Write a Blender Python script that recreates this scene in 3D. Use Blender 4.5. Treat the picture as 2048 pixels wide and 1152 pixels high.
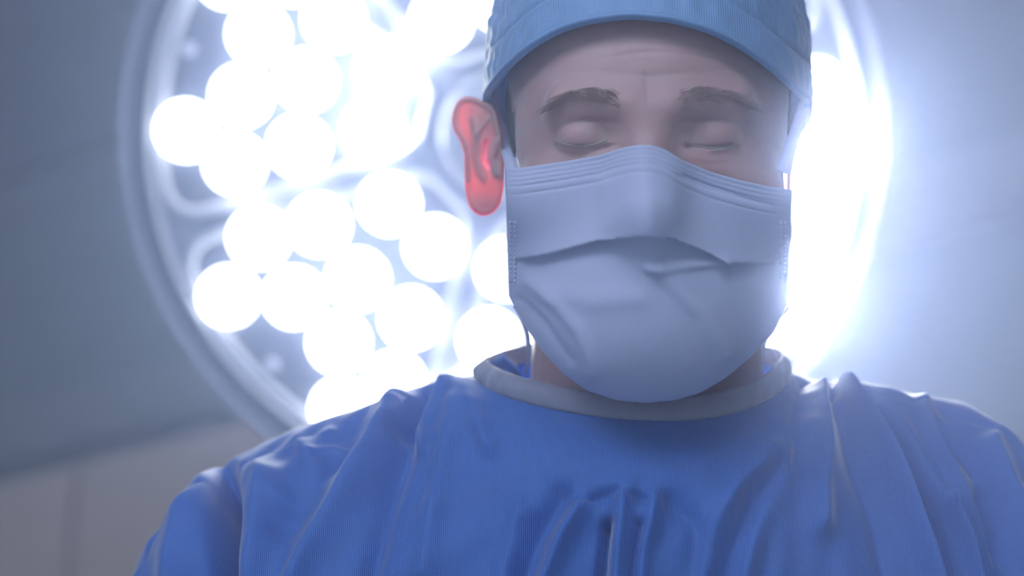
import bpy, bmesh, math, random
import numpy as np
from mathutils import Vector, Matrix

for o in list(bpy.data.objects):
    bpy.data.objects.remove(o)
scene = bpy.context.scene
COL = scene.collection
random.seed(7)
rng = np.random.default_rng(7)

# ---------------------------------------------------------------- camera, world, light, exposure
PITCH = math.radians(30)
CAM = Vector((0, 0, 0.92))
FPX = 4200.0                      # focal length in pixels of the 2048 px wide frame
cam_data = bpy.data.cameras.new('camera')
cam = bpy.data.objects.new('camera', cam_data)
COL.objects.link(cam)
cam_data.sensor_width = 36
cam_data.lens = FPX / 2048 * 36
cam_data.clip_start = 0.02
cam.location = CAM
cam.rotation_euler = (math.pi / 2 + PITCH, 0, 0)
cam_data.dof.use_dof = True
cam_data.dof.focus_distance = 1.13
cam_data.dof.aperture_fstop = 3.4
scene.camera = cam

scene.view_settings.view_transform = 'Standard'
scene.view_settings.look = 'None'
scene.view_settings.gamma = 1
scene.view_settings.use_curve_mapping = False
scene.view_settings.exposure = 0.38
cy = scene.cycles
cy.use_denoising = True
try:
    cy.denoiser = 'OPENIMAGEDENOISE'
except Exception:
    pass
cy.use_adaptive_sampling = True
cy.adaptive_threshold = 0.02
cy.max_bounces = 7
cy.diffuse_bounces = 4
cy.transmission_bounces = 4
cy.volume_bounces = 0
cy.sample_clamp_indirect = 6
cy.caustics_reflective = False
cy.caustics_refractive = False

GLARE_WIDE, GLARE_NARROW = 0.125, 0.011
LENS_POWER, MEDIUM_POWER, STRONG_POWER = 7.0, 30.0, 450.0
FILL_POWER = 10.0
BEAM_POWER = 3.0

world = bpy.data.worlds.new('world')
scene.world = world
world.use_nodes = True
wn = world.node_tree
wn.nodes.clear()
wo = wn.nodes.new('ShaderNodeOutputWorld')
wb = wn.nodes.new('ShaderNodeBackground')
wb.inputs['Color'].default_value = (0.0, 0.0, 0.0, 1)
wb.inputs['Strength'].default_value = 0.0
wn.links.new(wb.outputs[0], wo.inputs['Surface'])
# haze added to imitate lens glare: a broad scatterer plus a forward one that makes halos round the lamps
v1 = wn.nodes.new('ShaderNodeVolumeScatter')
v1.inputs['Color'].default_value = (0.48, 0.60, 1.0, 1)
v1.inputs['Density'].default_value = GLARE_WIDE
v1.inputs['Anisotropy'].default_value = 0.58
v2 = wn.nodes.new('ShaderNodeVolumeScatter')
v2.inputs['Color'].default_value = (0.72, 0.78, 1.0, 1)
v2.inputs['Density'].default_value = GLARE_NARROW
v2.inputs['Anisotropy'].default_value = 0.98
va = wn.nodes.new('ShaderNodeAddShader')
wn.links.new(v1.outputs[0], va.inputs[0])
wn.links.new(v2.outputs[0], va.inputs[1])
wn.links.new(va.outputs[0], wo.inputs['Volume'])

# ---------------------------------------------------------------- coordinates
cP, sP = math.cos(PITCH), math.sin(PITCH)
RV = np.array([[1, 0, 0], [0, cP, -sP], [0, sP, cP]])      # view frame (x right, y ahead, z up) -> world

def V2W(p):
    p = np.asarray(p, float)
    return p @ RV.T + np.array(CAM)

def W2V(p):
    return (np.asarray(p, float) - np.array(CAM)) @ RV

def P(px, py, y):
    return np.array([(px - 1024) * y / FPX, y, (576 - py) * y / FPX])

def PX(v):
    v = np.asarray(v)
    return 1024 + v[..., 0] / v[..., 1] * FPX, 576 - v[..., 2] / v[..., 1] * FPX

# ---------------------------------------------------------------- materials
def new_mat(name):
    m = bpy.data.materials.new(name)
    m.use_nodes = True
    nt = m.node_tree
    nt.nodes.clear()
    out = nt.nodes.new('ShaderNodeOutputMaterial')
    return m, nt, out

def principled(name, color, rough=0.5, metal=0.0, noise=None, bump=None, sheen=0.0, spec=0.5):
    m, nt, out = new_mat(name)
    b = nt.nodes.new('ShaderNodeBsdfPrincipled')
    b.inputs['Base Color'].default_value = (*color, 1)
    b.inputs['Roughness'].default_value = rough
    b.inputs['Metallic'].default_value = metal
    b.inputs['Specular IOR Level'].default_value = spec
    if sheen:
        b.inputs['Sheen Weight'].default_value = sheen
    tc = nt.nodes.new('ShaderNodeTexCoord')
    if noise:
        sc_, amt = noise
        n = nt.nodes.new('ShaderNodeTexNoise')
        n.inputs['Scale'].default_value = sc_
        n.inputs['Detail'].default_value = 4
        nt.links.new(tc.outputs['Object'], n.inputs['Vector'])
        r = nt.nodes.new('ShaderNodeMapRange')
        r.inputs['To Min'].default_value = 1 - amt
        r.inputs['To Max'].default_value = 1 + amt
        nt.links.new(n.outputs['Fac'], r.inputs['Value'])
        mx = nt.nodes.new('ShaderNodeVectorMath')
        mx.operation = 'SCALE'
        mx.inputs[0].default_value = color
        nt.links.new(r.outputs[0], mx.inputs['Scale'])
        nt.links.new(mx.outputs[0], b.inputs['Base Color'])
    if bump:
        sc_, st = bump
        n2 = nt.nodes.new('ShaderNodeTexNoise')
        n2.inputs['Scale'].default_value = sc_
        n2.inputs['Detail'].default_value = 5
        nt.links.new(tc.outputs['Object'], n2.inputs['Vector'])
        bp = nt.nodes.new('ShaderNodeBump')
        bp.inputs['Strength'].default_value = st
        bp.inputs['Distance'].default_value = 0.002
        nt.links.new(n2.outputs['Fac'], bp.inputs['Height'])
        nt.links.new(bp.outputs[0], b.inputs['Normal'])
    nt.links.new(b.outputs[0], out.inputs['Surface'])
    return m

def fabric(name, color, trans=0.25, trans_col=None, weave=900, weave_str=0.3, noise_amt=0.08, rough=0.5, sheen=1.0):
    """non-woven cloth: diffuse, a little light passes through, fine ribbed embossing"""
    m, nt, out = new_mat(name)
    b = nt.nodes.new('ShaderNodeBsdfPrincipled')
    b.inputs['Roughness'].default_value = rough
    b.inputs['Specular IOR Level'].default_value = 0.3
    b.inputs['Sheen Weight'].default_value = sheen
    b.inputs['Sheen Roughness'].default_value = 0.3
    tc = nt.nodes.new('ShaderNodeTexCoord')
    n = nt.nodes.new('ShaderNodeTexNoise')
    n.inputs['Scale'].default_value = 26
    n.inputs['Detail'].default_value = 6
    nt.links.new(tc.outputs['Object'], n.inputs['Vector'])
    r = nt.nodes.new('ShaderNodeMapRange')
    r.inputs['To Min'].default_value = 1 - noise_amt
    r.inputs['To Max'].default_value = 1 + noise_amt
    nt.links.new(n.outputs['Fac'], r.inputs['Value'])
    mx = nt.nodes.new('ShaderNodeVectorMath')
    mx.operation = 'SCALE'
    mx.inputs[0].default_value = color
    nt.links.new(r.outputs[0], mx.inputs['Scale'])
    nt.links.new(mx.outputs[0], b.inputs['Base Color'])
    w = nt.nodes.new('ShaderNodeTexWave')
    w.inputs['Scale'].default_value = weave / 5
    w.inputs['Distortion'].default_value = 0.4
    nt.links.new(tc.outputs['Object'], w.inputs['Vector'])
    n3 = nt.nodes.new('ShaderNodeTexNoise')
    n3.inputs['Scale'].default_value = 500
    nt.links.new(tc.outputs['Object'], n3.inputs['Vector'])
    ad = nt.nodes.new('ShaderNodeMath')
    ad.operation = 'ADD'
    nt.links.new(w.outputs['Fac'], ad.inputs[0])
    nt.links.new(n3.outputs['Fac'], ad.inputs[1])
    bp = nt.nodes.new('ShaderNodeBump')
    bp.inputs['Strength'].default_value = weave_str
    bp.inputs['Distance'].default_value = 0.0006
    nt.links.new(ad.outputs[0], bp.inputs['Height'])
    nt.links.new(bp.outputs[0], b.inputs['Normal'])
    t = nt.nodes.new('ShaderNodeBsdfTranslucent')
    t.inputs['Color'].default_value = (*(trans_col or color), 1)
    nt.links.new(bp.outputs[0], t.inputs['Normal'])
    mix = nt.nodes.new('ShaderNodeMixShader')
    mix.inputs[0].default_value = trans
    nt.links.new(b.outputs[0], mix.inputs[1])
    nt.links.new(t.outputs[0], mix.inputs[2])
    nt.links.new(mix.outputs[0], out.inputs['Surface'])
    return m

def emitter(name, color, strength):
    m, nt, out = new_mat(name)
    e = nt.nodes.new('ShaderNodeEmission')
    e.inputs['Color'].default_value = (*color, 1)
    e.inputs['Strength'].default_value = strength
    nt.links.new(e.outputs[0], out.inputs['Surface'])
    return m

def skin_material():
    m, nt, out = new_mat('skin')
    b = nt.nodes.new('ShaderNodeBsdfPrincipled')
    b.subsurface_method = 'RANDOM_WALK'
    b.inputs['Roughness'].default_value = 0.45
    b.inputs['Specular IOR Level'].default_value = 0.4
    b.inputs['Subsurface Weight'].default_value = 1.0
    b.inputs['Subsurface Radius'].default_value = (1.0, 0.12, 0.26)
    b.inputs['Subsurface Scale'].default_value = 0.0058
    b.inputs['Sheen Weight'].default_value = 0.6
    b.inputs['Sheen Roughness'].default_value = 0.3
    tc = nt.nodes.new('ShaderNodeTexCoord')
    n = nt.nodes.new('ShaderNodeTexNoise')
    n.inputs['Scale'].default_value = 22
    n.inputs['Detail'].default_value = 5
    nt.links.new(tc.outputs['Object'], n.inputs['Vector'])
    cr = nt.nodes.new('ShaderNodeValToRGB')
    cr.color_ramp.elements[0].position = 0.3
    cr.color_ramp.elements[0].color = (0.47, 0.29, 0.29, 1)
    cr.color_ramp.elements[1].position = 0.7
    cr.color_ramp.elements[1].color = (0.60, 0.40, 0.40, 1)
    nt.links.new(n.outputs['Fac'], cr.inputs[0])
    nt.links.new(cr.outputs[0], b.inputs['Base Color'])
    n2 = nt.nodes.new('ShaderNodeTexNoise')
    n2.inputs['Scale'].default_value = 420
    n2.inputs['Detail'].default_value = 3
    nt.links.new(tc.outputs['Object'], n2.inputs['Vector'])
    bp = nt.nodes.new('ShaderNodeBump')
    bp.inputs['Strength'].default_value = 0.25
    bp.inputs['Distance'].default_value = 0.0006
    nt.links.new(n2.outputs['Fac'], bp.inputs['Height'])
    nt.links.new(bp.outputs[0], b.inputs['Normal'])
    nt.links.new(b.outputs[0], out.inputs['Surface'])
    return m

def tile_material(name, base, line, size, width):
    m, nt, out = new_mat(name)
    b = nt.nodes.new('ShaderNodeBsdfPrincipled')
    b.inputs['Roughness'].default_value = 0.6
    tc = nt.nodes.new('ShaderNodeTexCoord')
    br = nt.nodes.new('ShaderNodeTexBrick')
    br.offset = 0
    br.inputs['Color1'].default_value = (*base, 1)
    br.inputs['Color2'].default_value = (base[0] * .93, base[1] * .93, base[2] * .93, 1)
    br.inputs['Mortar'].default_value = (*line, 1)
    br.inputs['Scale'].default_value = 1
    br.inputs['Mortar Size'].default_value = width
    br.inputs['Brick Width'].default_value = size
    br.inputs['Row Height'].default_value = size
    nt.links.new(tc.outputs['Object'], br.inputs['Vector'])
    nt.links.new(br.outputs['Color'], b.inputs['Base Color'])
    nt.links.new(b.outputs[0], out.inputs['Surface'])
    return m

M = dict(
    skin=skin_material(),
    gown=fabric('gown_cloth', (0.075, 0.21, 0.60), 0.38, (0.10, 0.38, 0.95), 1500, 0.35),
    collar=fabric('collar_binding', (0.34, 0.34, 0.46), 0.25, None, 1400, 0.3),
    cap=fabric('cap_cloth', (0.28, 0.45, 0.75), 0.2, None, 1200, 0.25),
    mask=fabric('mask_paper', (0.66, 0.67, 0.88), 0.25, (0.6, 0.7, 0.9), 700, 0.05, 0.03, 0.8, 0.3),
    hair=principled('grey_hair', (0.24, 0.23, 0.25), 0.6, bump=(300, 0.6)),
    brow=principled('brow_hair', (0.36, 0.26, 0.24), 0.6),
    glove=principled('glove_latex', (0.75, 0.74, 0.66), 0.4),
    pants=fabric('scrub_trousers', (0.05, 0.16, 0.34), 0.05, None),
    shoe=principled('shoe_rubber', (0.75, 0.78, 0.8), 0.5),
    silver=principled('satin_aluminium', (0.62, 0.64, 0.74), 0.35, 0.15),
    plate=principled('lamp_plate_paint', (0.42, 0.45, 0.58), 0.4),
    dark=principled('lamp_dark_panel', (0.075, 0.085, 0.13), 0.45),
    groove=principled('lamp_groove_rubber', (0.05, 0.06, 0.09), 0.5),
    rim=principled('lamp_rim_paint', (0.28, 0.30, 0.38), 0.35, 0.2),
    lens=emitter('led_lens_light', (0.86, 0.92, 1.0), LENS_POWER),
    lens_strong=emitter('led_lens_light_direct', (0.88, 0.90, 1.0), STRONG_POWER),
    lens_strongest=emitter('led_lens_light_brightest', (0.88, 0.90, 1.0), STRONG_POWER * 1.6),
    lens_medium=emitter('led_lens_light_inner', (0.86, 0.92, 1.0), MEDIUM_POWER),
    lens_ring=principled('lens_ring_plastic', (0.55, 0.6, 0.75), 0.3),
    wall=principled('wall_paint', (0.26, 0.33, 0.38), 0.7, noise=(1.5, 0.06)),
    ceil=tile_material('ceiling_tiles', (0.22, 0.26, 0.31), (0.12, 0.14, 0.17), 0.6, 0.012),
    floor=principled('floor_vinyl', (0.5, 0.56, 0.62), 0.4, noise=(6, 0.1)),
    trim=principled('trim_paint', (0.33, 0.37, 0.42), 0.5),
    trim_teal=principled('rail_paint', (0.12, 0.30, 0.36), 0.5),
    cabinet=principled('cabinet_laminate', (0.66, 0.50, 0.46), 0.6, noise=(3, 0.06)),
    chrome=principled('brushed_steel', (0.6, 0.62, 0.65), 0.3, 0.9),
    drape=fabric('table_drape', (0.60, 0.76, 0.88), 0.05, None),
    fill_light=emitter('fill_panel_emission', (0.58, 0.70, 1.0), FILL_POWER),
)

# ---------------------------------------------------------------- mesh helpers
def mesh_obj(name, verts, faces, mat, parent=None, smooth=True, world=False, origin=None):
    """verts in world coordinates when parent has an origin; stored relative to parent"""
    me = bpy.data.meshes.new(name)
    v = np.asarray(verts, float)
    if origin is not None:
        v = v - np.asarray(origin)
    me.from_pydata([tuple(p) for p in v], [], [tuple(int(i) for i in f) for f in faces])
    me.update()
    if smooth:
        me.polygons.foreach_set('use_smooth', [True] * len(me.polygons))
    me.materials.append(mat)
    o = bpy.data.objects.new(name, me)
    COL.objects.link(o)
    if parent:
        o.parent = parent
    return o

def fix_normals(o):
    bm = bmesh.new()
    bm.from_mesh(o.data)
    bmesh.ops.recalc_face_normals(bm, faces=bm.faces)
    bm.to_mesh(o.data)
    bm.free()

def thing(name, label, cat, loc=(0, 0, 0), group=None, rot=None):
    o = bpy.data.objects.new(name, None)
    o.empty_display_size = 0.1
    COL.objects.link(o)
    o.location = loc
    if rot is not None:
        o.rotation_euler = rot
    o['label'] = label
    o['category'] = cat
    if group:
        o['group'] = group
    return o

def grid_faces(nu, nv, closed_u=False):
    """index = j*nu + i"""
    f = []
    for j in range(nv - 1):
        for i in range(nu - (0 if closed_u else 1)):
            i2 = (i + 1) % nu
            f.append((j * nu + i, j * nu + i2, (j + 1) * nu + i2, (j + 1) * nu + i))
    return f

class MB:
    def __init__(self):
        self.v, self.f = [], []
    def add(self, verts, faces):
        n = len(self.v)
        self.v += [tuple(map(float, p)) for p in verts]
        self.f += [tuple(int(i) + n for i in f) for f in faces]
        return self
    def box(self, lo, hi, bevel=0.0):
        lo, hi = np.array(lo, float), np.array(hi, float)
        if bevel <= 0:
            vs = [(x, y, z) for x in (lo[0], hi[0]) for y in (lo[1], hi[1]) for z in (lo[2], hi[2])]
            return self.add(vs, [(0, 1, 3, 2), (4, 6, 7, 5), (0, 4, 5, 1), (2, 3, 7, 6), (0, 2, 6, 4), (1, 5, 7, 3)])
        bm = bmesh.new()
        bmesh.ops.create_cube(bm, size=1)
        for v in bm.verts:
            v.co = Vector([(lo[k] + hi[k]) / 2 + v.co[k] * (hi[k] - lo[k]) for k in range(3)])
        bmesh.ops.bevel(bm, geom=list(bm.edges), offset=bevel, segments=3, affect='EDGES', profile=0.5)
        bm.verts.index_update()
        self.add([v.co[:] for v in bm.verts], [[v.index for v in f.verts] for f in bm.faces])
        bm.free()
        return self
    def tube(self, pts, rad, n=16, closed=False, caps=True, squash=None):
        pts = [np.array(p, float) for p in pts]
        m = len(pts)
        rad = [rad] * m if np.isscalar(rad) else list(rad)
        up = None
        rings = []
        for k in range(m):
            if closed:
                t = pts[(k + 1) % m] - pts[k - 1]
            else:
                t = pts[min(k + 1, m - 1)] - pts[max(k - 1, 0)]
            t = t / (np.linalg.norm(t) + 1e-12)
            if up is None:
                a = np.array([0, 0, 1.0]) if abs(t[2]) < .9 else np.array([0, 1.0, 0])
                up = np.cross(np.cross(t, a), t)
            up = up - t * np.dot(up, t)
            up /= np.linalg.norm(up) + 1e-12
            s = np.cross(t, up)
            sq = 1.0 if squash is None else squash
            rings.append([pts[k] + rad[k] * (math.cos(2 * math.pi * i / n) * s + sq * math.sin(2 * math.pi * i / n) * up) for i in range(n)])
        vs = [p for r in rings for p in r]
        fs = []
        for k in range(m if closed else m - 1):
            k2 = (k + 1) % m
            for i in range(n):
                i2 = (i + 1) % n
                fs.append((k * n + i, k * n + i2, k2 * n + i2, k2 * n + i))
        if not closed and caps:
            fs.append(tuple(range(n))[::-1])
            fs.append(tuple((m - 1) * n + i for i in range(n)))
        return self.add(vs, fs)
    def lathe(self, prof, n=64, axis='y', centre=(0, 0, 0), close=True):
        """prof: (radius, height) ; revolve about axis"""
        vs = []
        for r, h in prof:
            for i in range(n):
                a = 2 * math.pi * i / n
                if axis == 'y':
                    vs.append((centre[0] + r * math.cos(a), centre[1] + h, centre[2] + r * math.sin(a)))
                else:
                    vs.append((centre[0] + r * math.cos(a), centre[1] + r * math.sin(a), centre[2] + h))
        fs = grid_faces(n, len(prof), True)
        if close:
            fs.append(tuple(range(n)))
            fs.append(tuple((len(prof) - 1) * n + i for i in range(n))[::-1])
        return self.add(vs, fs)
    def ellipsoid(self, c, r, n=32, m=20):
        vs = []
        for j in range(m + 1):
            ph = math.pi * j / m
            for i in range(n):
                a = 2 * math.pi * i / n
                vs.append((c[0] + r[0] * math.sin(ph) * math.cos(a), c[1] + r[1] * math.sin(ph) * math.sin(a), c[2] + r[2] * math.cos(ph)))
        return self.add(vs, grid_faces(n, m + 1, True))
    def build(self, name, mat, parent=None, smooth=True, origin=None, xf=None, weld=True):
        v = np.array(self.v, float)
        if xf is not None:
            v = xf(v)
        o = mesh_obj(name, v, self.f, mat, parent, smooth, origin=origin)
        if weld:
            bm = bmesh.new()
            bm.from_mesh(o.data)
            bmesh.ops.remove_doubles(bm, verts=bm.verts, dist=1e-6)
            bmesh.ops.recalc_face_normals(bm, faces=bm.faces)
            bm.to_mesh(o.data)
            bm.free()
        return o

def apply_modifiers(o):
    dg = bpy.context.evaluated_depsgraph_get()
    dg.update()
    me = bpy.data.meshes.new_from_object(o.evaluated_get(dg))
    o.modifiers.clear()
    old = o.data
    o.data = me
    me.name = o.name
    bpy.data.meshes.remove(old)

def autosmooth(o, ang=35):
    o.data.polygons.foreach_set('use_smooth', [True] * len(o.data.polygons))
    try:
        o.data.set_sharp_from_angle(angle=math.radians(ang))
    except Exception:
        pass

# ---------------------------------------------------------------- room
YAW = math.radians(28)
def room(p):
    """room frame -> world: the back wall faces the table at an angle"""
    p = np.asarray(p, float)
    c, s = math.cos(-YAW), math.sin(-YAW)
    return np.stack([p[..., 0] * c - p[..., 1] * s, p[..., 0] * s + p[..., 1] * c, p[..., 2]], -1)

BK, LF, RT, FR, H = 2.45, -3.6, 2.6, -3.4, 3.0
def structure(name, lo, hi, mat):
    o = MB().box(lo, hi).build(name, mat, smooth=False)
    o.rotation_euler = (0, 0, -YAW)
    o['kind'] = 'structure'
    return o
structure('floor', (LF - .1, FR - .1, -.1), (RT + .1, BK + .1, 0), M['floor'])
structure('ceiling', (LF - .1, FR - .1, H), (RT + .1, BK + .1, H + .1), M['ceil'])
structure('wall_back', (LF - .1, BK, 0), (RT + .1, BK + .1, H), M['wall'])
structure('wall_front', (LF - .1, FR - .1, 0), (RT + .1, FR, H), M['wall'])
structure('wall_left', (LF - .1, FR, 0), (LF, BK, H), M['wall'])
structure('wall_right', (RT, FR, 0), (RT + .1, BK, H), M['wall'])
structure('trim_1', (LF, BK - .03, H - .05), (RT, BK, H), M['trim'])
structure('trim_2', (LF, BK - .05, 2.42), (RT, BK, 2.52), M['trim'])
structure('trim_3', (-1.16, FR + .4, H - .035), (-1.12, BK - .1, H), M['trim_teal'])
structure('baseboard_back', (LF, BK - .02, 0), (RT, BK, .1), M['trim'])

# wall cabinet, far left, out of focus
cab_c = room((-1.62, BK - .20, 2.05))
cab = thing('wall_cabinet', 'beige wall cabinet, out of focus at lower left behind the blue sleeve', 'cabinet', tuple(room((-1.75, BK, 1.35))), rot=(0, 0, -YAW))
MB().box((-.5, -.36, 0), (.42, -.02, .84), .012).build('cabinet_body', M['cabinet'], cab, smooth=False)
for sx in (-1, 1):
    d = MB().box((-.485 if sx < 0 else -.03, -.385, .015), (-.04 if sx < 0 else .405, -.362, .825), .006).build('door', M['cabinet'], cab, smooth=False)
    hx = -.075 if sx < 0 else .005
    MB().tube([(hx, -.39, .1), (hx, -.415, .11), (hx, -.415, .23), (hx, -.39, .24)], .006, 10).build('handle', M['chrome'], d)

# unseen ceiling panels added behind the viewpoint as front fill for the face
for k, (x, y) in enumerate([(-1.0, -1.5), (.9, -1.5), (-1.0, -2.75), (.9, -2.75)]):
    w = room((x, y, H))
    t = thing('fill_light_panel', 'unseen square fill light panel added on the ceiling, %s of the pair %s' % (('left', 'right')[k % 2], 'nearer the surgeon' if k < 2 else 'farther from the surgeon'), 'fill light', tuple(w), 'added fill light panels', (0, 0, -YAW))
    MB().box((-.62, -.62, -.03), (-.58, .62, 0)).box((.58, -.62, -.03), (.62, .62, 0)).box((-.58, -.62, -.03), (.58, -.58, 0)).box((-.58, .58, -.03), (.58, .62, 0)).build('frame', M['trim'], t, smooth=False)
    MB().box((-.578, -.578, -.02), (.578, .578, -.005)).build('diffuser', M['fill_light'], t, smooth=False)

# unseen operating table under the viewpoint, added to bounce lamp light onto the face
tb = thing('operating_table', 'unseen operating table under a pale blue drape, added to bounce light onto the surgeon', 'table', (0, .3, 0))
MB().box((-.24, -.22, 0), (.24, .22, .06), .02).build('base', M['chrome'], tb, smooth=False)
MB().box((-.13, -.13, .06), (.13, .13, .66), .02).build('column', M['chrome'], tb, smooth=False)
MB().box((-.85, -.27, .66), (.85, .27, .76), .02).build('table_top', M['dark'], tb, smooth=False)
nx, ny = 90, 44
gv = []
for j in range(ny):
    for i in range(nx):
        x = -1.05 + 2.1 * i / (nx - 1); y = -.46 + .92 * j / (ny - 1)
        ex, ey = max(0, abs(x) - .86), max(0, abs(y) - .28)
        e = max(ex, ey)
        z = .768 - e * 1.6 + .006 * math.sin(23 * x) * math.sin(17 * y)
        if e > 0:
            xx = math.copysign(min(abs(x), .865 + .04 * math.sin(30 * y) * ex * 3), x); yy = math.copysign(min(abs(y), .285 + .04 * (1 + math.sin(26 * x)) * ey * 2), y)
        else:
            xx, yy = x, y
        gv.append((xx, yy, z))
mesh_obj('drape', gv, grid_faces(nx, ny), M['drape'], tb)

# ---------------------------------------------------------------- surgical light
LD = 1.95                       # distance of the lamp face ahead of the viewpoint
K = LD / FPX                    # metres per picture pixel on the lamp face
lamp_c = V2W(P(1008, 270, LD))
lamp = thing('surgical_light', 'large round surgical light with six panels of glowing white lenses behind the surgeon', 'surgical light', tuple(lamp_c), rot=(PITCH, 0, 0))
MB().lathe([(.02, .12), (.12 , .115), (.24, .09), (700 * K, .055), (745 * K, .045), (757 * K, .03)], 128).lathe([(700 * K, .055), (716 * K, .012), (4 * K, .012)], 128, close=False).build('housing', M['plate'], lamp)
ring = MB().lathe([(712 * K, .010), (714 * K, .002), (748 * K, .002), (752 * K, .012)], 160, close=False)
ring.build('seal_ring', M['groove'], lamp)
MB().lathe([(748 * K, .02), (749 * K, -.004), (753 * K, -.010), (760 * K, -.012), (768 * K, -.008), (772 * K, .002), (771 * K, .03), (757 * K, .036)], 160, close=False).build('outer_rim', M['rim'], lamp)
MB().lathe([(715 * K, .012), (715 * K, -.004), (709 * K, -.009), (703 * K, -.004), (703 * K, .012)], 160, close=False).build('inner_rim', M['silver'], lamp)
hub = MB().lathe([(128 * K, .012), (128 * K, -.012), (120 * K, -.02), (60 * K, -.024), (1e-4, -.025)], 64, close=False).build('hub', M['rim'], lamp)
MB().lathe([(.026, -.02), (.026, -.05), (.019, -.06), (.019, -.12), (.022, -.135), (.016, -.15), (1e-4, -.153)], 40, close=False).build('handle', M['silver'], hub)
# sector outline (centred on angle 0), spokes left free between the panels
def sector_outline(g, r_in, r_out, ch):
    pts = []
    def edge(sign, rho):
        a = math.radians(30) * sign
        return np.array([math.cos(a) * rho + math.sin(a) * g * sign, math.sin(a) * rho - math.cos(a) * g * sign])
    a_lim = 30 - math.degrees(math.asin(g / r_out)) - ch
    pts.append(edge(-1, r_in))
    pts.append(edge(-1, r_out - 42))
    for k in range(17):
        a = math.radians(-a_lim + 2 * a_lim * k / 16)
        pts.append(np.array([math.cos(a), math.sin(a)]) * r_out)
    pts.append(edge(1, r_out - 42))
    pts.append(edge(1, r_in))
    for k in range(1, 6):
        a = math.radians(14 - 28 * k / 6)
        pts.append(np.array([math.cos(a), math.sin(a)]) * (r_in * .985))
    return pts
LENSES = [(638, 210.4), (531, 202.7), (411, 205.9), (531, 217.7), (411, 224.6), (531, 231.5), (411, 243.1), (262, 238.4), (636, 239.2), (541, 246.0), (268, 211)]
BASE_A = 226.7
lens_me = None
for s in range(6):
    ca = math.radians(BASE_A - 60 * s)
    def rot(p, ca=ca):
        return np.array([p[0] * math.cos(ca) - p[1] * math.sin(ca), p[0] * math.sin(ca) + p[1] * math.cos(ca)])
    out = [rot(p) * K for p in sector_outline(26, 165, 688, 3.0)]
    n = len(out)
    cen = sum(out) / n
    mb = MB()
    vs = [(p[0], .004, p[1]) for p in out] + [(p[0], .012, p[1]) for p in out]
    fs = [tuple(range(n)), tuple(range(2 * n - 1, n - 1, -1))] + [(i, (i + 1) % n, n + (i + 1) % n, n + i) for i in range(n)]
    mb.add(vs, fs)
    pan = mb.build('light_panel', M['dark'], lamp, smooth=False)
    # resample the outline and sweep the raised frame
    dens = []
    for i in range(n):
        a, b = out[i], out[(i + 1) % n]
        m = max(1, int(np.linalg.norm(b - a) / .012))
        for q in range(m):
            dens.append(a + (b - a) * q / m)
    dn = np.array(dens)
    for _ in range(2):
        dn = (np.roll(dn, 1, 0) + 2 * dn + np.roll(dn, -1, 0)) / 4
    MB().tube([(p[0], .0, p[1]) for p in dn], 9.5 * K, 10, closed=True).build('panel_frame', M['silver'], pan)
    # small indicator studs
    for (r, a) in [(655, -2), (318, -19.5)]:
        q = np.array([math.cos(ca + math.radians(a)), math.sin(ca + math.radians(a))]) * r * K
        MB().lathe([(.0065, .004), (.006, -.002), (1e-4, -.004)], 20, centre=(q[0], 0, q[1]), close=False).build('stud', M['plate'], pan)
    for (r, a) in LENSES:
        aa = math.radians(a - 60 * s)
        x, z = r * K * math.cos(aa), r * K * math.sin(aa)
        strong = s == 4 and r in (636, 638)
        if lens_me is None:
            L = MB().lathe([(.0268, .004), (.0268, -.004), (.0258, -.007), (.022, -.011), (.012, -.0135), (1e-4, -.0145)], 40, close=False).build('lens', M['lens'], pan)
            lens_me = L.data
        else:
            L = bpy.data.objects.new('lens', lens_me)
            COL.objects.link(L)
            L.parent = pan
        medium = s == 0 and False or (s == 1 and r < 300)
        if strong or medium:
            L.data = lens_me.copy()
            L.data.materials[0] = (M['lens_strongest'] if r == 638 else M['lens_strong']) if strong else M['lens_medium']
        L.location = (x, 0, z)
    # the directional part of the panel's light, aimed down at the table
    bl = bpy.data.lights.new('beam', 'SPOT')
    bl.energy = BEAM_POWER
    bl.color = (0.86, 0.92, 1.0)
    bl.spot_size = math.radians(70)
    bl.spot_blend = 0.6
    bl.shadow_soft_size = 0.07
    bo = bpy.data.objects.new('beam', bl)
    COL.objects.link(bo)
    bo.parent = pan
    bo.location = (430 * K * math.cos(ca), -.03, 430 * K * math.sin(ca))
    bo.rotation_euler = (math.pi / 2, 0, math.pi)
# yoke and arm behind the lamp
def lw(p):
    return p
MB().tube([(-.30, .07, .0), (-.30, .14, .02), (-.2, .18, .05), (0, .2, .08), (.2, .18, .05), (.30, .14, .02), (.30, .07, .0)], .014, 14).build('yoke', M['rim'], lamp)
wtop = np.array([lamp_c[0], lamp_c[1] + .12, 2.96])
inv = Matrix.Rotation(-PITCH, 3, 'X')
def tolamp(w):
    return tuple(inv @ Vector(np.asarray(w) - lamp_c))
MB().tube([(0, .2, .08), tolamp((lamp_c[0], lamp_c[1] + .19, 2.5)), tolamp((lamp_c[0], lamp_c[1] + .19, 2.96))], .022, 16).build('suspension_arm', M['rim'], lamp)
MB().tube([tolamp((lamp_c[0], lamp_c[1] + .19, 2.95)), tolamp((lamp_c[0], lamp_c[1] + .19, 3.0))], .09, 32).build('ceiling_mount', M['rim'], lamp)

# ---------------------------------------------------------------- the surgeon: forms
HC = np.array([0.078, 1.20, 0.077])        # head centre in the view frame

def ell(p, c, r):
    q = (p - np.array(c)) / np.array(r)
    k0 = np.linalg.norm(q, axis=-1)
    k1 = np.linalg.norm(q / np.array(r), axis=-1)
    return k0 * (k0 - 1) / (k1 + 1e-9)

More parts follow.
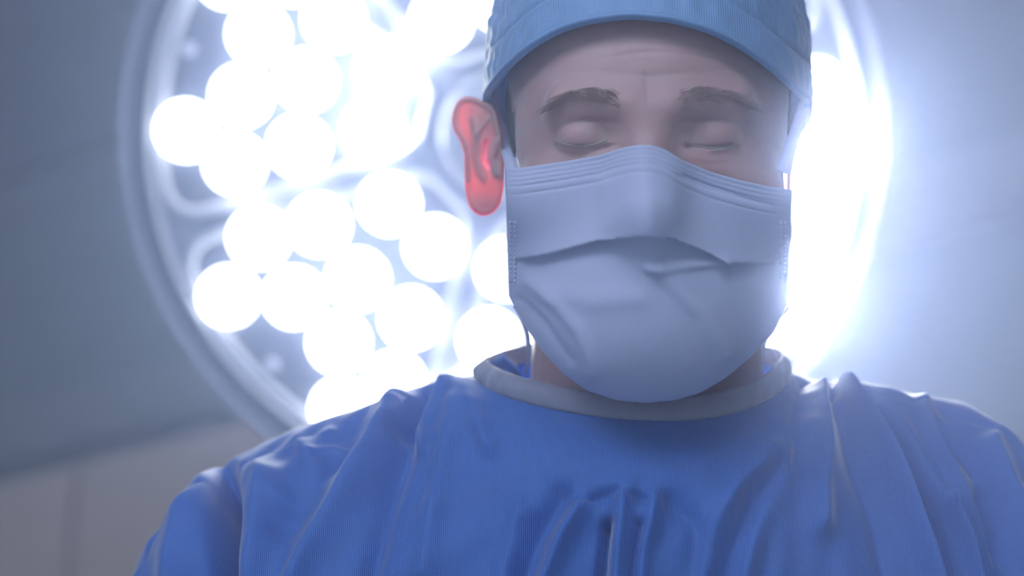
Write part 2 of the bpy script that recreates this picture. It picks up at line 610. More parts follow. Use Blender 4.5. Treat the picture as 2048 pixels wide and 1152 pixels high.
def cap(p, a, b, ra, rb=None):
    rb = ra if rb is None else rb
    a, b = np.array(a, float), np.array(b, float)
    ab = b - a
    t = np.clip(((p - a) @ ab) / (ab @ ab), 0, 1)
    return np.linalg.norm(p - a - t[..., None] * ab, axis=-1) - (ra + (rb - ra) * t)

def smin(a, b, k):
    h = np.clip(.5 + .5 * (b - a) / k, 0, 1)
    return b * (1 - h) + a * h - k * h * (1 - h)

def smax(a, b, k):
    return -smin(-a, -b, k)

HYAW = math.radians(-3.6)                   # head turned slightly
def ry(p):
    c, s_ = math.cos(HYAW), math.sin(HYAW)
    p = np.asarray(p, float)
    return np.stack([p[..., 0] * c - p[..., 1] * s_, p[..., 0] * s_ + p[..., 1] * c, p[..., 2]], -1)
def ryi(p):
    c, s_ = math.cos(HYAW), -math.sin(HYAW)
    p = np.asarray(p, float)
    return np.stack([p[..., 0] * c - p[..., 1] * s_, p[..., 0] * s_ + p[..., 1] * c, p[..., 2]], -1)

def skull(p):
    d = ell(p, (0, .016, .036), (.0815, .102, .090))
    d = smin(d, ell(p, (0, -.030, -.020), (.069, .070, .085)), .03)
    for s in (-1, 1):
        d = smin(d, cap(p, (.056 * s, .0, -.048), (.030 * s, -.058, -.100), .024, .020), .03)
    d = smin(d, cap(p, (-.010, -.074, -.104), (.010, -.074, -.104), .020), .02)
    return d

def head_sdf(p):
    d = skull(p)
    p = ryi(p)
    for s in (-1, 1):
        d = smin(d, ell(p, (.047 * s, -.062, -.026), (.024, .022, .017)), .016)                  # cheekbone
        d = smin(d, cap(p, (.010 * s, -.0885, .017), (.046 * s, -.074, .022), .0095, .0075), .012)  # brow ridge
        d = smax(d, -ell(p, (.032 * s, -.112, .004), (.019, .024, .0115)), .012)               # orbit
        d = smin(d, ell(p, (.033 * s, -.0760, .003), (.0150, .0138, .0120)), .003)             # closed lid over the eye
        d = smin(d, ell(p, (.0125 * s, -.104, -.040), (.0085, .010, .008)), .006)               # nostril wing
    d = smin(d, cap(p, (0, -.090, .010), (0, -.112, -.034), .0085, .0115), .010)                 # nose
    d = smin(d, cap(p, (-.016, -.089, -.068), (.016, -.089, -.068), .0075), .008)                # lips
    # lid slits and wrinkles
    for s in (-1, 1):
        x = p[..., 0] * s
        slit = np.abs(p[..., 2] + .0025 - .06 * np.clip(np.abs(x - .032), 0, .02) * 1.0)
        w = np.exp(-(slit / .0011) ** 2) * np.exp(-((x - .032) / .0145) ** 6) * (p[..., 1] < -.06)
        d = d + .0013 * w
        fold = np.abs(p[..., 2] - .0115 + 7 * (x - .031) ** 2)
        d = d + .0007 * np.exp(-(fold / .0015) ** 2) * np.exp(-((x - .031) / .014) ** 4) * (p[..., 1] < -.05)
        fr = np.abs(x - .0015 - .04 * (p[..., 2] - .035))
        d = d + (.0004 if s < 0 else .0001) * np.exp(-(fr / .0015) ** 2) * np.exp(-((p[..., 2] - .032) / .014) ** 2) * (p[..., 1] < -.05)
        bag = np.abs(p[..., 2] + .012 - 9 * (x - .03) ** 2)
        d = d + .0004 * np.exp(-(bag / .0020) ** 2) * np.exp(-((x - .03) / .012) ** 4) * (p[..., 1] < -.05)
    for z0, amp in ((.046, .0008), (.054, .0007), (.063, .0006), (.037, .0005)):
        zz = p[..., 2] - z0 - .002 * np.sin(p[..., 0] * 70 + z0 * 300)
        d = d + .45 * amp * np.exp(-(zz / .0017) ** 2) * np.exp(-((p[..., 0] - .012) / .030) ** 4) * (p[..., 1] < -.04)
    return d

def star(sdf, dirs, rmax=.2, n=70):
    """outermost radius along each direction"""
    lo = np.zeros(len(dirs)); hi = np.full(len(dirs), rmax)
    found = np.zeros(len(dirs), bool)
    prev = rmax
    for r in np.linspace(rmax, .02, n)[1:]:
        v = sdf(dirs * r)
        new = (~found) & (v < 0)
        lo[new] = r; hi[new] = prev
        found |= new
        prev = r
    for _ in range(14):
        mid = (lo + hi) / 2
        ins = sdf(dirs * mid[:, None]) < 0
        lo = np.where(ins, mid, lo); hi = np.where(ins, hi, mid)
    return (lo + hi) / 2

def raycast(sdf, pxs, pys, off=0.0, y0=1.0, y1=1.33, n=140):
    """first hit of the picture rays on the form (nearest approach where they miss); returns head-frame points"""
    pxs, pys = np.asarray(pxs, float).ravel(), np.asarray(pys, float).ravel()
    d = np.stack([(pxs - 1024) / FPX, np.ones_like(pxs), (576 - pys) / FPX], -1)
    best = np.full(len(pxs), 1e9); yb = np.full(len(pxs), y0); hit = np.zeros(len(pxs), bool); yh = np.full(len(pxs), y0)
    ys = np.linspace(y0, y1, n)
    for y in ys:
        v = sdf(d * y - HC) - off
        m = (v < best) & ~hit
        best[m] = v[m]; yb[m] = y
        nh = (v < 0) & ~hit
        yh[nh] = y
        hit |= nh
    step = ys[1] - ys[0]
    lo, hi = yh - step, yh.copy()
    for _ in range(14):
        mid = (lo + hi) / 2
        ins = sdf(d * mid[:, None] - HC) - off < 0
        hi = np.where(ins, mid, hi); lo = np.where(ins, lo, mid)
    y = np.where(hit, hi, yb)
    return d * y[:, None] - HC

def lin(pts, n, closed=False):
    """resample a polyline smoothly by arc length"""
    p = np.array(pts, float)
    s = np.r_[0, np.cumsum(np.linalg.norm(np.diff(p, axis=0), axis=1))]
    t = np.linspace(0, s[-1], n)
    q = np.stack([np.interp(t, s, p[:, k]) for k in range(p.shape[1])], -1)
    for _ in range(max(2, n // 40)):
        q[1:-1] = (q[:-2] + 2 * q[1:-1] + q[2:]) / 4
    return q

foot = np.array([.085, 1.43, 0.0])
person = thing('person', 'surgeon in blue gown, pale blue cap and white mask looking down with lowered eyes', 'person', tuple(foot))
def HW(p):
    return V2W(np.asarray(p) + HC)

# ---- body
# head by radial casting
nu, nv = 300, 200
dirs = []
for j in range(nv):
    th = math.pi * (j + .5) / nv
    for i in range(nu):
        ph = 2 * math.pi * i / nu
        dirs.append((math.sin(th) * math.cos(ph), math.sin(th) * math.sin(ph), math.cos(th)))
dirs = np.array(dirs)
R = star(head_sdf, dirs)
hv = dirs * R[:, None]
fs = grid_faces(nu, nv, True) + [tuple(range(nu)), tuple((nv - 1) * nu + i for i in range(nu))[::-1]]
bodymb = MB()
bodymb.add(hv + HC, fs)
# neck, trunk, legs as overlapping limbs, fused below by a remesh
SH_Z = -.125
bodymb.tube([(.078, 1.235, .03), (.079, 1.235, -.02), (.080, 1.245, -.06), (.082, 1.25, -.10)], [.060, .0665, .070, .085], 32)
bodymb.ellipsoid((.085, 1.255, -.20), (.155, .095, .135))
bodymb.ellipsoid((.085, 1.245, -.33), (.145, .10, .16))
bodymb.ellipsoid((.085, 1.25, -.50), (.14, .095, .17))
bodymb.ellipsoid((.085, 1.24, -.64), (.155, .10, .12))
for s in (-1, 1):
    bodymb.tube([(.085 + .02 * s, 1.25, -.085), (.085 + .10 * s, 1.262, -.150), (.085 + .155 * s, 1.265, -.195)], [.048, .048, .052], 24)
    bodymb.tube([(.085 + .155 * s, 1.265, -.195), (.085 + .20 * s, 1.25, -.28), (.085 + .245 * s, 1.17, -.40)], [.055, .045, .04], 24)
    el = np.array((.085 + .245 * s, 1.17, -.40)); wr = W2V((.05 + .14 * s, .66, .93))
    bodymb.tube([el, el * .5 + wr * .5, wr], [.042, .038, .027], 24)
    bodymb.ellipsoid(el, (.042, .042, .042), 20, 12)
    hip = W2V((.085 + .09 * s, 1.42, .93)); kn = W2V((.085 + .10 * s, 1.39, .50)); an = W2V((.085 + .11 * s, 1.43, .10))
    bodymb.tube([hip, kn, an, W2V((.085 + .11 * s, 1.41, .05))], [.085, .055, .036, .036], 24)
body = bodymb.build('body', M['skin'], None, xf=V2W, origin=foot)
rm = body.modifiers.new('r', 'REMESH')
rm.mode = 'VOXEL'
rm.voxel_size = 0.0018
rm.use_smooth_shade = True
apply_modifiers(body)
# finer faces round the eyes and brow, then settled back onto the modelled face
bm = bmesh.new()
bm.from_mesh(body.data)
def hf(vs_):
    return W2V(np.array(vs_) + foot) - HC
vco = hf([v.co[:] for v in bm.verts])
face_zone = (vco[:, 1] < -.035) & (vco[:, 2] > -.03) & (vco[:, 2] < .080) & (np.abs(vco[:, 0]) < .075)
bm.verts.ensure_lookup_table()
sel = [e for e in bm.edges if face_zone[e.verts[0].index] and face_zone[e.verts[1].index]]
bmesh.ops.subdivide_edges(bm, edges=sel, cuts=2, use_grid_fill=True)
bm.to_mesh(body.data)
bm.free()
vw = np.empty(len(body.data.vertices) * 3)
body.data.vertices.foreach_get('co', vw)
vw = vw.reshape(-1, 3)
ph_ = hf(vw)
zone = np.where((ph_[:, 1] < -.030) & (ph_[:, 2] > -.035) & (ph_[:, 2] < .085) & (np.abs(ph_[:, 0]) < .08))[0]
q = ph_[zone]
q0 = q.copy()
for _ in range(3):
    d0 = head_sdf(q)
    g_ = np.stack([(head_sdf(q + np.eye(3)[k] * 2e-4) - head_sdf(q - np.eye(3)[k] * 2e-4)) / 4e-4 for k in range(3)], -1)
    gl = np.maximum(np.linalg.norm(g_, axis=1), .4)
    q = q - (np.clip(d0, -.003, .003) / gl ** 2)[:, None] * g_
ok_ = np.linalg.norm(q - q0, axis=1) < .006
q = np.where(ok_[:, None], q, q0)
ph_[zone] = q
vw = V2W(ph_ + HC) - foot
body.data.vertices.foreach_set('co', vw.ravel())
body.data.update()
body.parent = person

# ---- ear, closed shell with helix, antihelix and concha; fused to the body mesh
def crop(x, y):
    return (880 + x / 3.84, 150 + y / 3.84)
ear_out = [crop(*p) for p in [(372, 196), (340, 192), (300, 168), (260, 148), (220, 137), (160, 142), (115, 180), (90, 240), (82, 300), (84, 360), (105, 415), (140, 470), (165, 530), (180, 600), (182, 680), (182, 760), (188, 850), (198, 930), (220, 1000), (262, 1052), (320, 1078), (380, 1070), (425, 1040), (470, 980), (490, 850), (495, 650), (480, 450), (440, 290), (405, 220)]]
eo = np.array(lin(ear_out + [ear_out[0]], 221))[:-1]
EN, ER = len(eo), 34
ec = np.array(crop(320, 600))
def seg_dist(pts, line):
    d = np.full(len(pts), 1e9)
    for a, b in zip(line[:-1], line[1:]):
        a, b = np.array(a, float), np.array(b, float)
        ab = b - a
        t = np.clip(((pts - a) @ ab) / (ab @ ab + 1e-12), 0, 1)
        d = np.minimum(d, np.linalg.norm(pts - a - t[:, None] * ab, axis=1))
    return d
def ear_mesh(mirror):
    rr = np.sin(np.linspace(0, 1, ER) * math.pi / 2)
    rr[0] = .02
    pts = np.concatenate([ec + (eo - ec) * r for r in rr])
    cx_ = list(map(tuple, eo)) + [tuple(eo[0])]
    d = seg_dist(pts, cx_)                         # px from the outline
    anti = seg_dist(pts, [crop(250, 330), crop(275, 450), crop(262, 580), crop(290, 700), crop(330, 790)])
    anti2 = seg_dist(pts, [crop(275, 450), crop(330, 380), crop(370, 330)])
    trag = seg_dist(pts, [crop(440, 520), crop(400, 640), crop(430, 760)])
    conch = seg_dist(pts, [crop(360, 520), crop(345, 640), crop(370, 690)])
    rim = np.sqrt(np.clip(d / 7, 0, 1) * (2 - np.clip(d / 7, 0, 1)))
    helix = np.exp(-((d - 6) / 5.5) ** 2) * np.where(pts[:, 1] < 360, 1, .35)
    lob = np.exp(-(np.linalg.norm((pts - np.array(crop(320, 990))) / (30, 22), axis=1)) ** 2)
    front = .0007 * rim + .0019 * helix + .0016 * np.exp(-(anti / 6.5) ** 2) + .0018 * np.exp(-(anti2 / 5) ** 2) + .0035 * np.exp(-(trag / 7) ** 2) + .0015 * lob * rim - .0022 * np.exp(-(conch / 6) ** 2)
    front = front * rim
    back = .0009 * rim + .0005 * helix * rim + .0008 * np.exp(-(anti / 8) ** 2) * rim - 0.0018 * np.exp(-(conch / 6) ** 2)
    ymid = 1.222 - np.clip((pts[:, 0] - 903) / 100, 0, 1.3) * .022 + .006 * ((pts[:, 1] - 300) / 120) ** 2
    conv = np.stack([(pts[:, 0] - 1024) * 1.2 / FPX, ymid, (576 - pts[:, 1]) * 1.2 / FPX], -1)
    f_, b_ = conv.copy(), conv.copy()
    f_[:, 1] -= front; b_[:, 1] += np.maximum(back, -front + .0008)
    if mirror:
        for a in (f_, b_):
            a[:, 0] = 2 * HC[0] - a[:, 0]
            dx = np.clip(a[:, 0] - (HC[0] + .078), 0, None)      # far ear flattened in place of the glare that hides it
            a[:, 0] -= dx * .72
            a[:, 1] += dx * .55
    n = len(pts)
    gf = grid_faces(EN, ER, True)
    fs = [f for f in gf] + [tuple(n + k for k in f[::-1]) for f in gf]
    fs += [((ER - 1) * EN + i, (ER - 1) * EN + (i + 1) % EN, n + (ER - 1) * EN + (i + 1) % EN, n + (ER - 1) * EN + i) for i in range(EN)]
    fs += [tuple(range(EN))[::-1], tuple(n + i for i in range(EN))]
    return np.concatenate([f_, b_]), fs
ears = MB()
for mir in (False, True):
    ears.add(*ear_mesh(mir))
ear_o = ears.build('ear_tmp', M['skin'], None, xf=V2W, origin=foot)
bm = bmesh.new()
bm.from_mesh(body.data)
bm.from_mesh(ear_o.data)
for f in bm.faces:
    f.smooth = True
bm.to_mesh(body.data)
bm.free()
body.data.materials.clear()
body.data.materials.append(M['skin'])
bpy.data.objects.remove(ear_o)

# ---- hair: short grey sideburns and nape under the cap
def hair_patch(az0, az1, z0, z1, n=40, m=40):
    vs = []
    for j in range(m):
        for i in range(n):
            az = math.radians(az0 + (az1 - az0) * i / (n - 1)); z = z0 + (z1 - z0) * j / (m - 1)
            vs.append((math.sin(az), -math.cos(az), z / .088))
    dd = np.array(vs)
    dd /= np.linalg.norm(dd, axis=1)[:, None]
    r = star(skull, dd) + .0004
    edge = []
    for j in range(m):
        for i in range(n):
            e = min(i, n - 1 - i, j, m - 1 - j) / 4
            edge.append(-.0028 * max(0, 1 - e))
    return dd * (r + np.array(edge))[:, None], grid_faces(n, m)
hmb = MB()
hmb.add(*hair_patch(115, 245, -.05, .04, 70, 40))
hair = hmb.build('hair', M['hair'], person, xf=lambda v: HW(v), origin=foot)
# single strands: sideburn, brows, lashes
def strands(name, roots, dirs_, lens_, rad, mat):
    mb = MB()
    for r0, d0, L0 in zip(roots, dirs_, lens_):
        d0 = d0 / np.linalg.norm(d0)
        bend = np.array([0, 0, -.25 * L0])
        mb.tube([r0, r0 + d0 * L0 * .5, r0 + d0 * L0 + bend], [rad, rad * .8, rad * .25], 4, caps=False)
    return mb.build(name, mat, person, xf=lambda v: HW(v), origin=foot, weld=False)
for s in (-1, 1):
    n = 1500
    azr = np.radians(66 + 26 * rng.random(n)); z = .004 + .046 * rng.random(n)
    azr = np.maximum(azr, np.radians(74 - 170 * (z - .004)))
    dd = np.stack([s * np.sin(azr), -np.cos(azr), z / .085], -1)
    dd /= np.linalg.norm(dd, axis=1)[:, None]
    roots = dd * (star(head_sdf, dd) - .0004)[:, None]
    dr = np.stack([s * (.12 + .1 * rng.random(n)), .35 + .3 * rng.random(n), -1 + 0 * z], -1)
    strands('sideburn', roots, dr, .005 + .004 * rng.random(n), .00016, M['hair'])
    n = 230
    t = rng.random(n)
    x = s * (.012 + .042 * t)
    z = .0185 + .0075 * np.sin(t * 2.4) - .004 * t + (rng.random(n) - .5) * (.0085 - .005 * t)
    dd = ry(np.stack([x, np.full(n, -.086) + .5 * np.abs(x) ** 1.0 * .25, z], -1))
    dd /= np.linalg.norm(dd, axis=1)[:, None]
    r = star(head_sdf, dd)
    roots = dd * (r - .0005)[:, None]
    dr = np.stack([s * (.8 + .4 * rng.random(n)), -.35 + np.zeros(n), .5 * (1 - 1.6 * t) + .3 * (rng.random(n) - .5)], -1)
    strands('eyebrow', roots, dr, .006 + .004 * rng.random(n), .00016, M['brow'])
    # closed lid line with lashes
    lp = lin([(1106, 281), (1132, 289), (1162, 293), (1192, 289), (1216, 279)], 60)
    if s > 0:
        lp = np.array([(2584 - q[0], q[1] + 4) for q in lp])[::-1]
    l3 = raycast(head_sdf, lp[:, 0], lp[:, 1])
    ln_ = MB().tube(list(l3), list(.0001 + .00065 * np.sin(np.linspace(.1, math.pi - .1, 60))), 8)
    for k_ in range(2, 58):
        a_ = l3[k_]
        q_ = np.array([(k_ - 30) / 30 * .0018, -.0022, -.0030])
        ln_.tube([a_, a_ + q_ * .6, a_ + q_ + np.array([0, -.0006, .0004])], [.00022, .00016, .00006], 4, caps=False)
    ln_.build('eyelash', M['brow'], person, xf=lambda v: HW(v), origin=foot, weld=False)

# ---- cap
def cap_form(p):
    d = ell(p, (0, .020, .040), (.0885, .110, .102))
    return smin(d, skull(p) - .007, .02)
edge_px = [(972, 192), (985, 172), (1010, 138), (1055, 98), (1115, 62), (1180, 43), (1260, 33), (1340, 40), (1420, 62), (1480, 93), (1530, 127), (1572, 163), (1600, 190), (1617, 205)]
ep = np.array(lin(edge_px, 60))
e3 = raycast(cap_form, ep[:, 0], ep[:, 1])
az = np.arctan2(e3[:, 0], -e3[:, 1]); elv = np.arctan2(e3[:, 2], np.hypot(e3[:, 0], e3[:, 1]))
o_ = np.argsort(az)
az, elv = az[o_], elv[o_]
AZ = np.r_[-math.pi, -2.6, -2.2, az[(az > -1.75) & (az < 1.75)], 2.2, 2.6, math.pi]
em = elv[(az > -1.75) & (az < 1.75)]
EL = np.r_[-.25, -.20, .05, em, .05, -.20, -.25]
nA, nE = 420, 120
azs = -math.pi + 2 * math.pi * np.arange(nA) / nA
e0 = np.interp(azs, AZ, EL)
for _ in range(10):
    e0 = (np.roll(e0, 1) + 2 * e0 + np.roll(e0, -1)) / 4
vs = []
tt = np.linspace(0, 1, nE)
for t in tt:
    e = e0 + (math.pi / 2 - .01 - e0) * t
    vs.append(np.stack([np.cos(e) * np.sin(azs), -np.cos(e) * np.cos(azs), np.sin(e)], -1))
dd = np.concatenate(vs)
r = star(cap_form, dd)
T = np.repeat(tt, nA); A = np.tile(azs, nE); E0 = np.tile(e0, nE)
ang = (math.pi / 2 - E0) * T                      # radians above the brim
puff = .0045 * np.clip((ang - .24) / .3, 0, 1)
seam = -.0020 * np.exp(-((ang - .225) / .010) ** 2)
bandw = .0006 * (np.sin(A * 31 + 3 * np.sin(A * 5)) * np.exp(-((ang - .11) / .05) ** 2))
wr = (.0014 * np.sin(A * 9 + 14 * T) + .0010 * np.sin(A * 23 - 9 * T + 2 * np.sin(A * 4)) + .0007 * np.sin(A * 47 + 5 * np.sin(T * 20))) * np.clip((ang - .2) / .2, 0, 1)
side = np.clip((np.abs(np.abs(A) - 1.6) < .45) * 1.0, 0, 1) * .0006 * np.sin(ang * 60 + A * 12) * (np.cos((np.abs(A) - 1.6) / .45 * math.pi / 2))
roll = -.003 * np.exp(-(ang / .012) ** 2)
cv = dd * (r + .001 + puff + seam + bandw + wr + side + roll)[:, None]
cap_o = mesh_obj('surgical_cap', HW(cv), grid_faces(nA, nE, True) + [tuple((nE - 1) * nA + i for i in range(nA))], M['cap'], person, origin=foot)
fix_normals(cap_o)
so = cap_o.modifiers.new('s', 'SOLIDIFY'); so.thickness = .0012; so.offset = -1
apply_modifiers(cap_o)
# brim binding
bt = []
e_b = e0 + .012
db = np.stack([np.cos(e_b) * np.sin(azs), -np.cos(e_b) * np.cos(azs), np.sin(e_b)], -1)
rb = star(cap_form, db)
MB().tube(list(db * (rb + .0005)[:, None]), .0016, 8, closed=True).build('brim_binding', M['cap'], cap_o, xf=lambda v: HW(v), origin=foot)

# ---- mask
def mask_form(p):
    d = ell(p, (0, -.012, -.042), (.0815, .083, .098))
    d = smin(d, skull(p) - .001, .02)
    p = ryi(p)
    d = smin(d, cap(p, (0, -.092, .006), (0, -.112, -.036), .0075, .0105), .020)
    d = smin(d, ell(p, (0, -.062, -.085), (.050, .045, .048)), .03)
    for s in (-1, 1):
        d = smin(d, ell(p, (.047 * s, -.062, -.026), (.027, .025, .020)), .02)
    return d
top = lin([(1012, 338), (1040, 337), (1080, 331), (1140, 322), (1200, 311), (1240, 298), (1270, 292), (1300, 291), (1328, 299), (1365, 322), (1420, 344), (1480, 361), (1530, 372), (1582, 380)], 181)
bot = lin([(1019, 590), (1035, 622), (1058, 660), (1090, 706), (1130, 748), (1175, 780), (1230, 798), (1290, 804), (1350, 799), (1400, 784), (1450, 755), (1500, 712), (1545, 665), (1572, 610)], 181)
MS, MT = 181, 150
pl1 = lin([(1012, 520), (1060, 512), (1110, 500), (1190, 476), (1280, 465), (1345, 470), (1400, 492), (1450, 518), (1575, 520)], 181)
mp = []
for j in range(MT):
    t = j / (MT - 1)
    mp.append(top * (1 - t) + bot * t)
mp = np.concatenate(mp)
m3 = raycast(mask_form, mp[:, 0], mp[:, 1], .0035)
Tm = np.repeat(np.linspace(0, 1, MT), MS); Sm = np.tile(np.linspace(0, 1, MS), MT)
yp1 = np.interp(mp[:, 0], pl1[:, 0], pl1[:, 1])
cs = np.sin(np.pi * np.clip(Sm, 0, 1)) ** .6
dpl = mp[:, 1] - yp1
off = np.zeros(len(mp))
# first pleat: the upper flap stands proud, the cloth tucks in beneath its edge
off += .0065 * cs * np.exp(-np.clip(-dpl, 0, None) / 55) * (dpl <= 0)
off += (-.0035 * cs * np.exp(-np.clip(dpl, 0, None) / 22) + .0065 * cs * np.exp(-np.clip(dpl, 0, None) / 3.5)) * (dpl > 0)
# second, lower pleat from the centre towards the right, and soft creases
def crease(line, w, amp, sharp=1.0):
    d_ = seg_dist(mp, line)
    return amp * np.exp(-(d_ / w) ** (2 * sharp))
off += crease([(1305, 524), (1345, 560), (1410, 625), (1450, 700)], 22, .0035)
off += crease([(1300, 530), (1380, 528), (1445, 520)], 12, .0028)
off += crease([(1060, 560), (1110, 600), (1160, 660), (1190, 740)], 16, .0022)
off += crease([(1040, 600), (1090, 650), (1140, 720)], 12, -.0018)
off += crease([(1110, 585), (1190, 600), (1280, 590)], 25, .0018)
off += crease([(1280, 300), (1292, 380), (1296, 450)], 26, .0022)
off += crease([(1215, 370), (1222, 440)], 20, .0018)
# fine pleat lines under the nose wire
sc_ = mp[:, 1] - np.interp(mp[:, 0], top[:, 0], top[:, 1])
for k_, a_ in ((9, -.0006), (18, -.0006), (27, -.0006), (36, -.0008), (52, -.0006)):
    off += a_ * np.exp(-((sc_ - k_) / 2.6) ** 2)
off += crease([(1365, 352), (1420, 372), (1480, 392), (1540, 408)], 5, -.0012)
# dotted weld at the left edge
wl = (np.abs(mp[:, 0] - 1024) < 3.2) | (np.abs(mp[:, 0] - 1033) < 2.4)
nrm = m3 / np.linalg.norm(m3, axis=1)[:, None]
m3b = m3 + nrm * off[:, None] * np.clip(np.minimum(Sm, 1 - Sm) * 9, 0, 1)[:, None] ** .7
mask = mesh_obj('surgical_mask', HW(m3b), grid_faces(MS, MT), M['mask'], person, origin=foot)
fix_normals(mask)
so = mask.modifiers.new('s', 'SOLIDIFY'); so.thickness = .0012; so.offset = 0
apply_modifiers(mask)
# weld dots
for sx in (0, 1):
    wd = MB()
    for cx0 in (7, 16):
        for q in range(14):
            yy = 445 + q * 9.0
            xx = 1014 + cx0 if sx == 0 else 1578 - cx0
            pt = raycast(mask_form, [xx], [yy], .0045)[0]
            wd.ellipsoid(pt, (.0009, .0009, .0009), 8, 6)
    wd.build('weld_seam', M['mask'], mask, xf=lambda v: HW(v), origin=foot)
# ties: ribbon over the ear, ribbon round the neck
def ribbon(pts3, width_vec, name, parent, thick=.0007):
    pts3 = np.array(pts3, float)
    w = np.array(width_vec, float)
    if w.ndim == 1:
        w = np.tile(w, (len(pts3), 1))
    vs = np.concatenate([pts3 - w / 2, pts3 + w / 2])
    n = len(pts3)
    o = mesh_obj(name, HW(vs), [(i, i + 1, n + i + 1, n + i) for i in range(n - 1)], M['mask'], parent, origin=foot)
    s_ = o.modifiers.new('s', 'SOLIDIFY'); s_.thickness = thick; s_.offset = 0
    apply_modifiers(o)
    return o
for s in (0, 1):
    fl = (lambda p: p) if s == 0 else (lambda p: np.array([(2 * (1024 + HC[0] / 1.2 * FPX) - q[0], q[1]) for q in p]))
    cen = lin([(1026, 345), (1018, 310), (1005, 270), (992, 235), (984, 208), (978, 196)], 26)
    c3 = raycast(lambda p: head_sdf(p), *(fl(cen).T), .0035)
    back_ = [np.array([(-1 if s == 0 else 1) * .0905, .045, .055]), np.array([(-1 if s == 0 else 1) * .075, .09, .07]), np.array([0, .145, .075])]
    c3 = lin(list(c3) + back_[:2], 60)
    ribbon(c3, np.array([.0070 * (1 if s == 0 else -1), 0, .0022]), 'strap', mask)
    lo = lin([(1030, 612), (1046, 640), (1056, 670), (1058, 700), (1055, 730), (1050, 748)], 24)
    l3 = [P(q[0], q[1], 1.165 + .004 * k_) - HC for k_, q in enumerate(lo)]
    l3 = np.array(l3)
    if s == 1:
        l3[:, 0] *= -1
    ribbon(l3, np.array([.0022, -.002, 0]), 'strap', mask)

# ---- gown: draped from the collar ring outward over shoulders, chest and back
CX = .080
# levels: left px, right px at the shoulder ridge (depth 1.27), front (y, z), back (y, z)
def side(px, py, y):
    q = P(px, py, y)
    return q[0], q[2]
LV = [
    # left(px,py,y)      right(px,py,y)       front(y,z)        back(y,z)      exponent
    ((962, 757, 1.235), (1572, 738, 1.235), (1.140, -.0705), (1.325, -.040), 2.0),
    ((900, 757, 1.245), (1625, 762, 1.245), (1.118, -.098), (1.345, -.065), 2.0),
    ((860, 766, 1.25), (1660, 765, 1.25), (1.104, -.125), (1.355, -.095), 2.05),
    ((800, 786, 1.255), (1700, 757, 1.255), (1.094, -.150), (1.362, -.125), 2.15),
    ((690, 825, 1.26), (1790, 778, 1.26), (1.084, -.180), (1.368, -.16), 2.25),
    ((600, 856, 1.265), (1855, 792, 1.265), (1.078, -.205), (1.372, -.19), 2.35),
    ((500, 897, 1.265), (1925, 803, 1.265), (1.073, -.235), (1.375, -.22), 2.45),
    ((440, 925, 1.265), (1990, 845, 1.26), (1.070, -.26), (1.376, -.245), 2.5),
    ((395, 955, 1.26), (2060, 893, 1.255), (1.068, -.285), (1.376, -.27), 2.5),
    ((350, 1008, 1.255), (2120, 955, 1.25), (1.067, -.31), (1.376, -.30), 2.5),
    ((300, 1085, 1.25), (2175, 1050, 1.245), (1.068, -.345), (1.374, -.34), 2.5),
    ((262, 1155, 1.245), (2210, 1152, 1.24), (1.070, -.385), (1.37, -.38), 2.5),
    ((225, 1270, 1.23), (2240, 1300, 1.23), (1.075, -.43), (1.365, -.42), 2.4),
    ((230, 1500, 1.22), (2230, 1520, 1.22), (1.085, -.50), (1.36, -.47), 2.3),
]
rows = []
for (l, r_, f_, b_, ex) in LV:
    xl, zl = side(*l); xr, zr = side(*r_)
    rows.append([xl, l[2], zl, xr, r_[2], zr, f_[0], f_[1], b_[0], b_[1], ex])
# hips and skirt (below the picture)
def wrow(cx, cyw, zw, rx, ry, ex):
    c_ = W2V((cx, cyw, zw))
    up = np.array([0, ry * cP, -ry * sP])         # world +y in the view frame
    f = c_ - up; b = c_ + up
    return [c_[0] - rx, c_[1], c_[2], c_[0] + rx, c_[1], c_[2], f[1], f[2], b[1], b[2], ex]
rows += [wrow(.085, 1.37, 1.02, .25, .17, 2.2), wrow(.085, 1.40, .88, .25, .17, 2.2), wrow(.085, 1.42, .65, .26, .18, 2.2), wrow(.085, 1.42, .42, .27, .19, 2.2)]
rows = np.array(rows)
seg = np.r_[0, np.cumsum([np.linalg.norm(rows[i + 1, [0, 2, 3, 5, 6, 7]] - rows[i, [0, 2, 3, 5, 6, 7]]) for i in range(len(rows) - 1)])]
NL = 300
def frame_t(n):
    # denser in the visible part
    cut = seg[12]
    return np.r_[np.linspace(0, cut, n - 50, endpoint=False), np.linspace(cut, seg[-1], 50)]
tl = frame_t(NL)
rw = np.stack([np.interp(tl, seg, rows[:, k]) for k in range(rows.shape[1])], -1)
def smooth_rows(a, it):
    for _ in range(it):
        b = a.copy()
        b[1:-1] = (a[:-2] + 2 * a[1:-1] + a[2:]) / 4
        a = b
    return a
rw = smooth_rows(rw, 14)
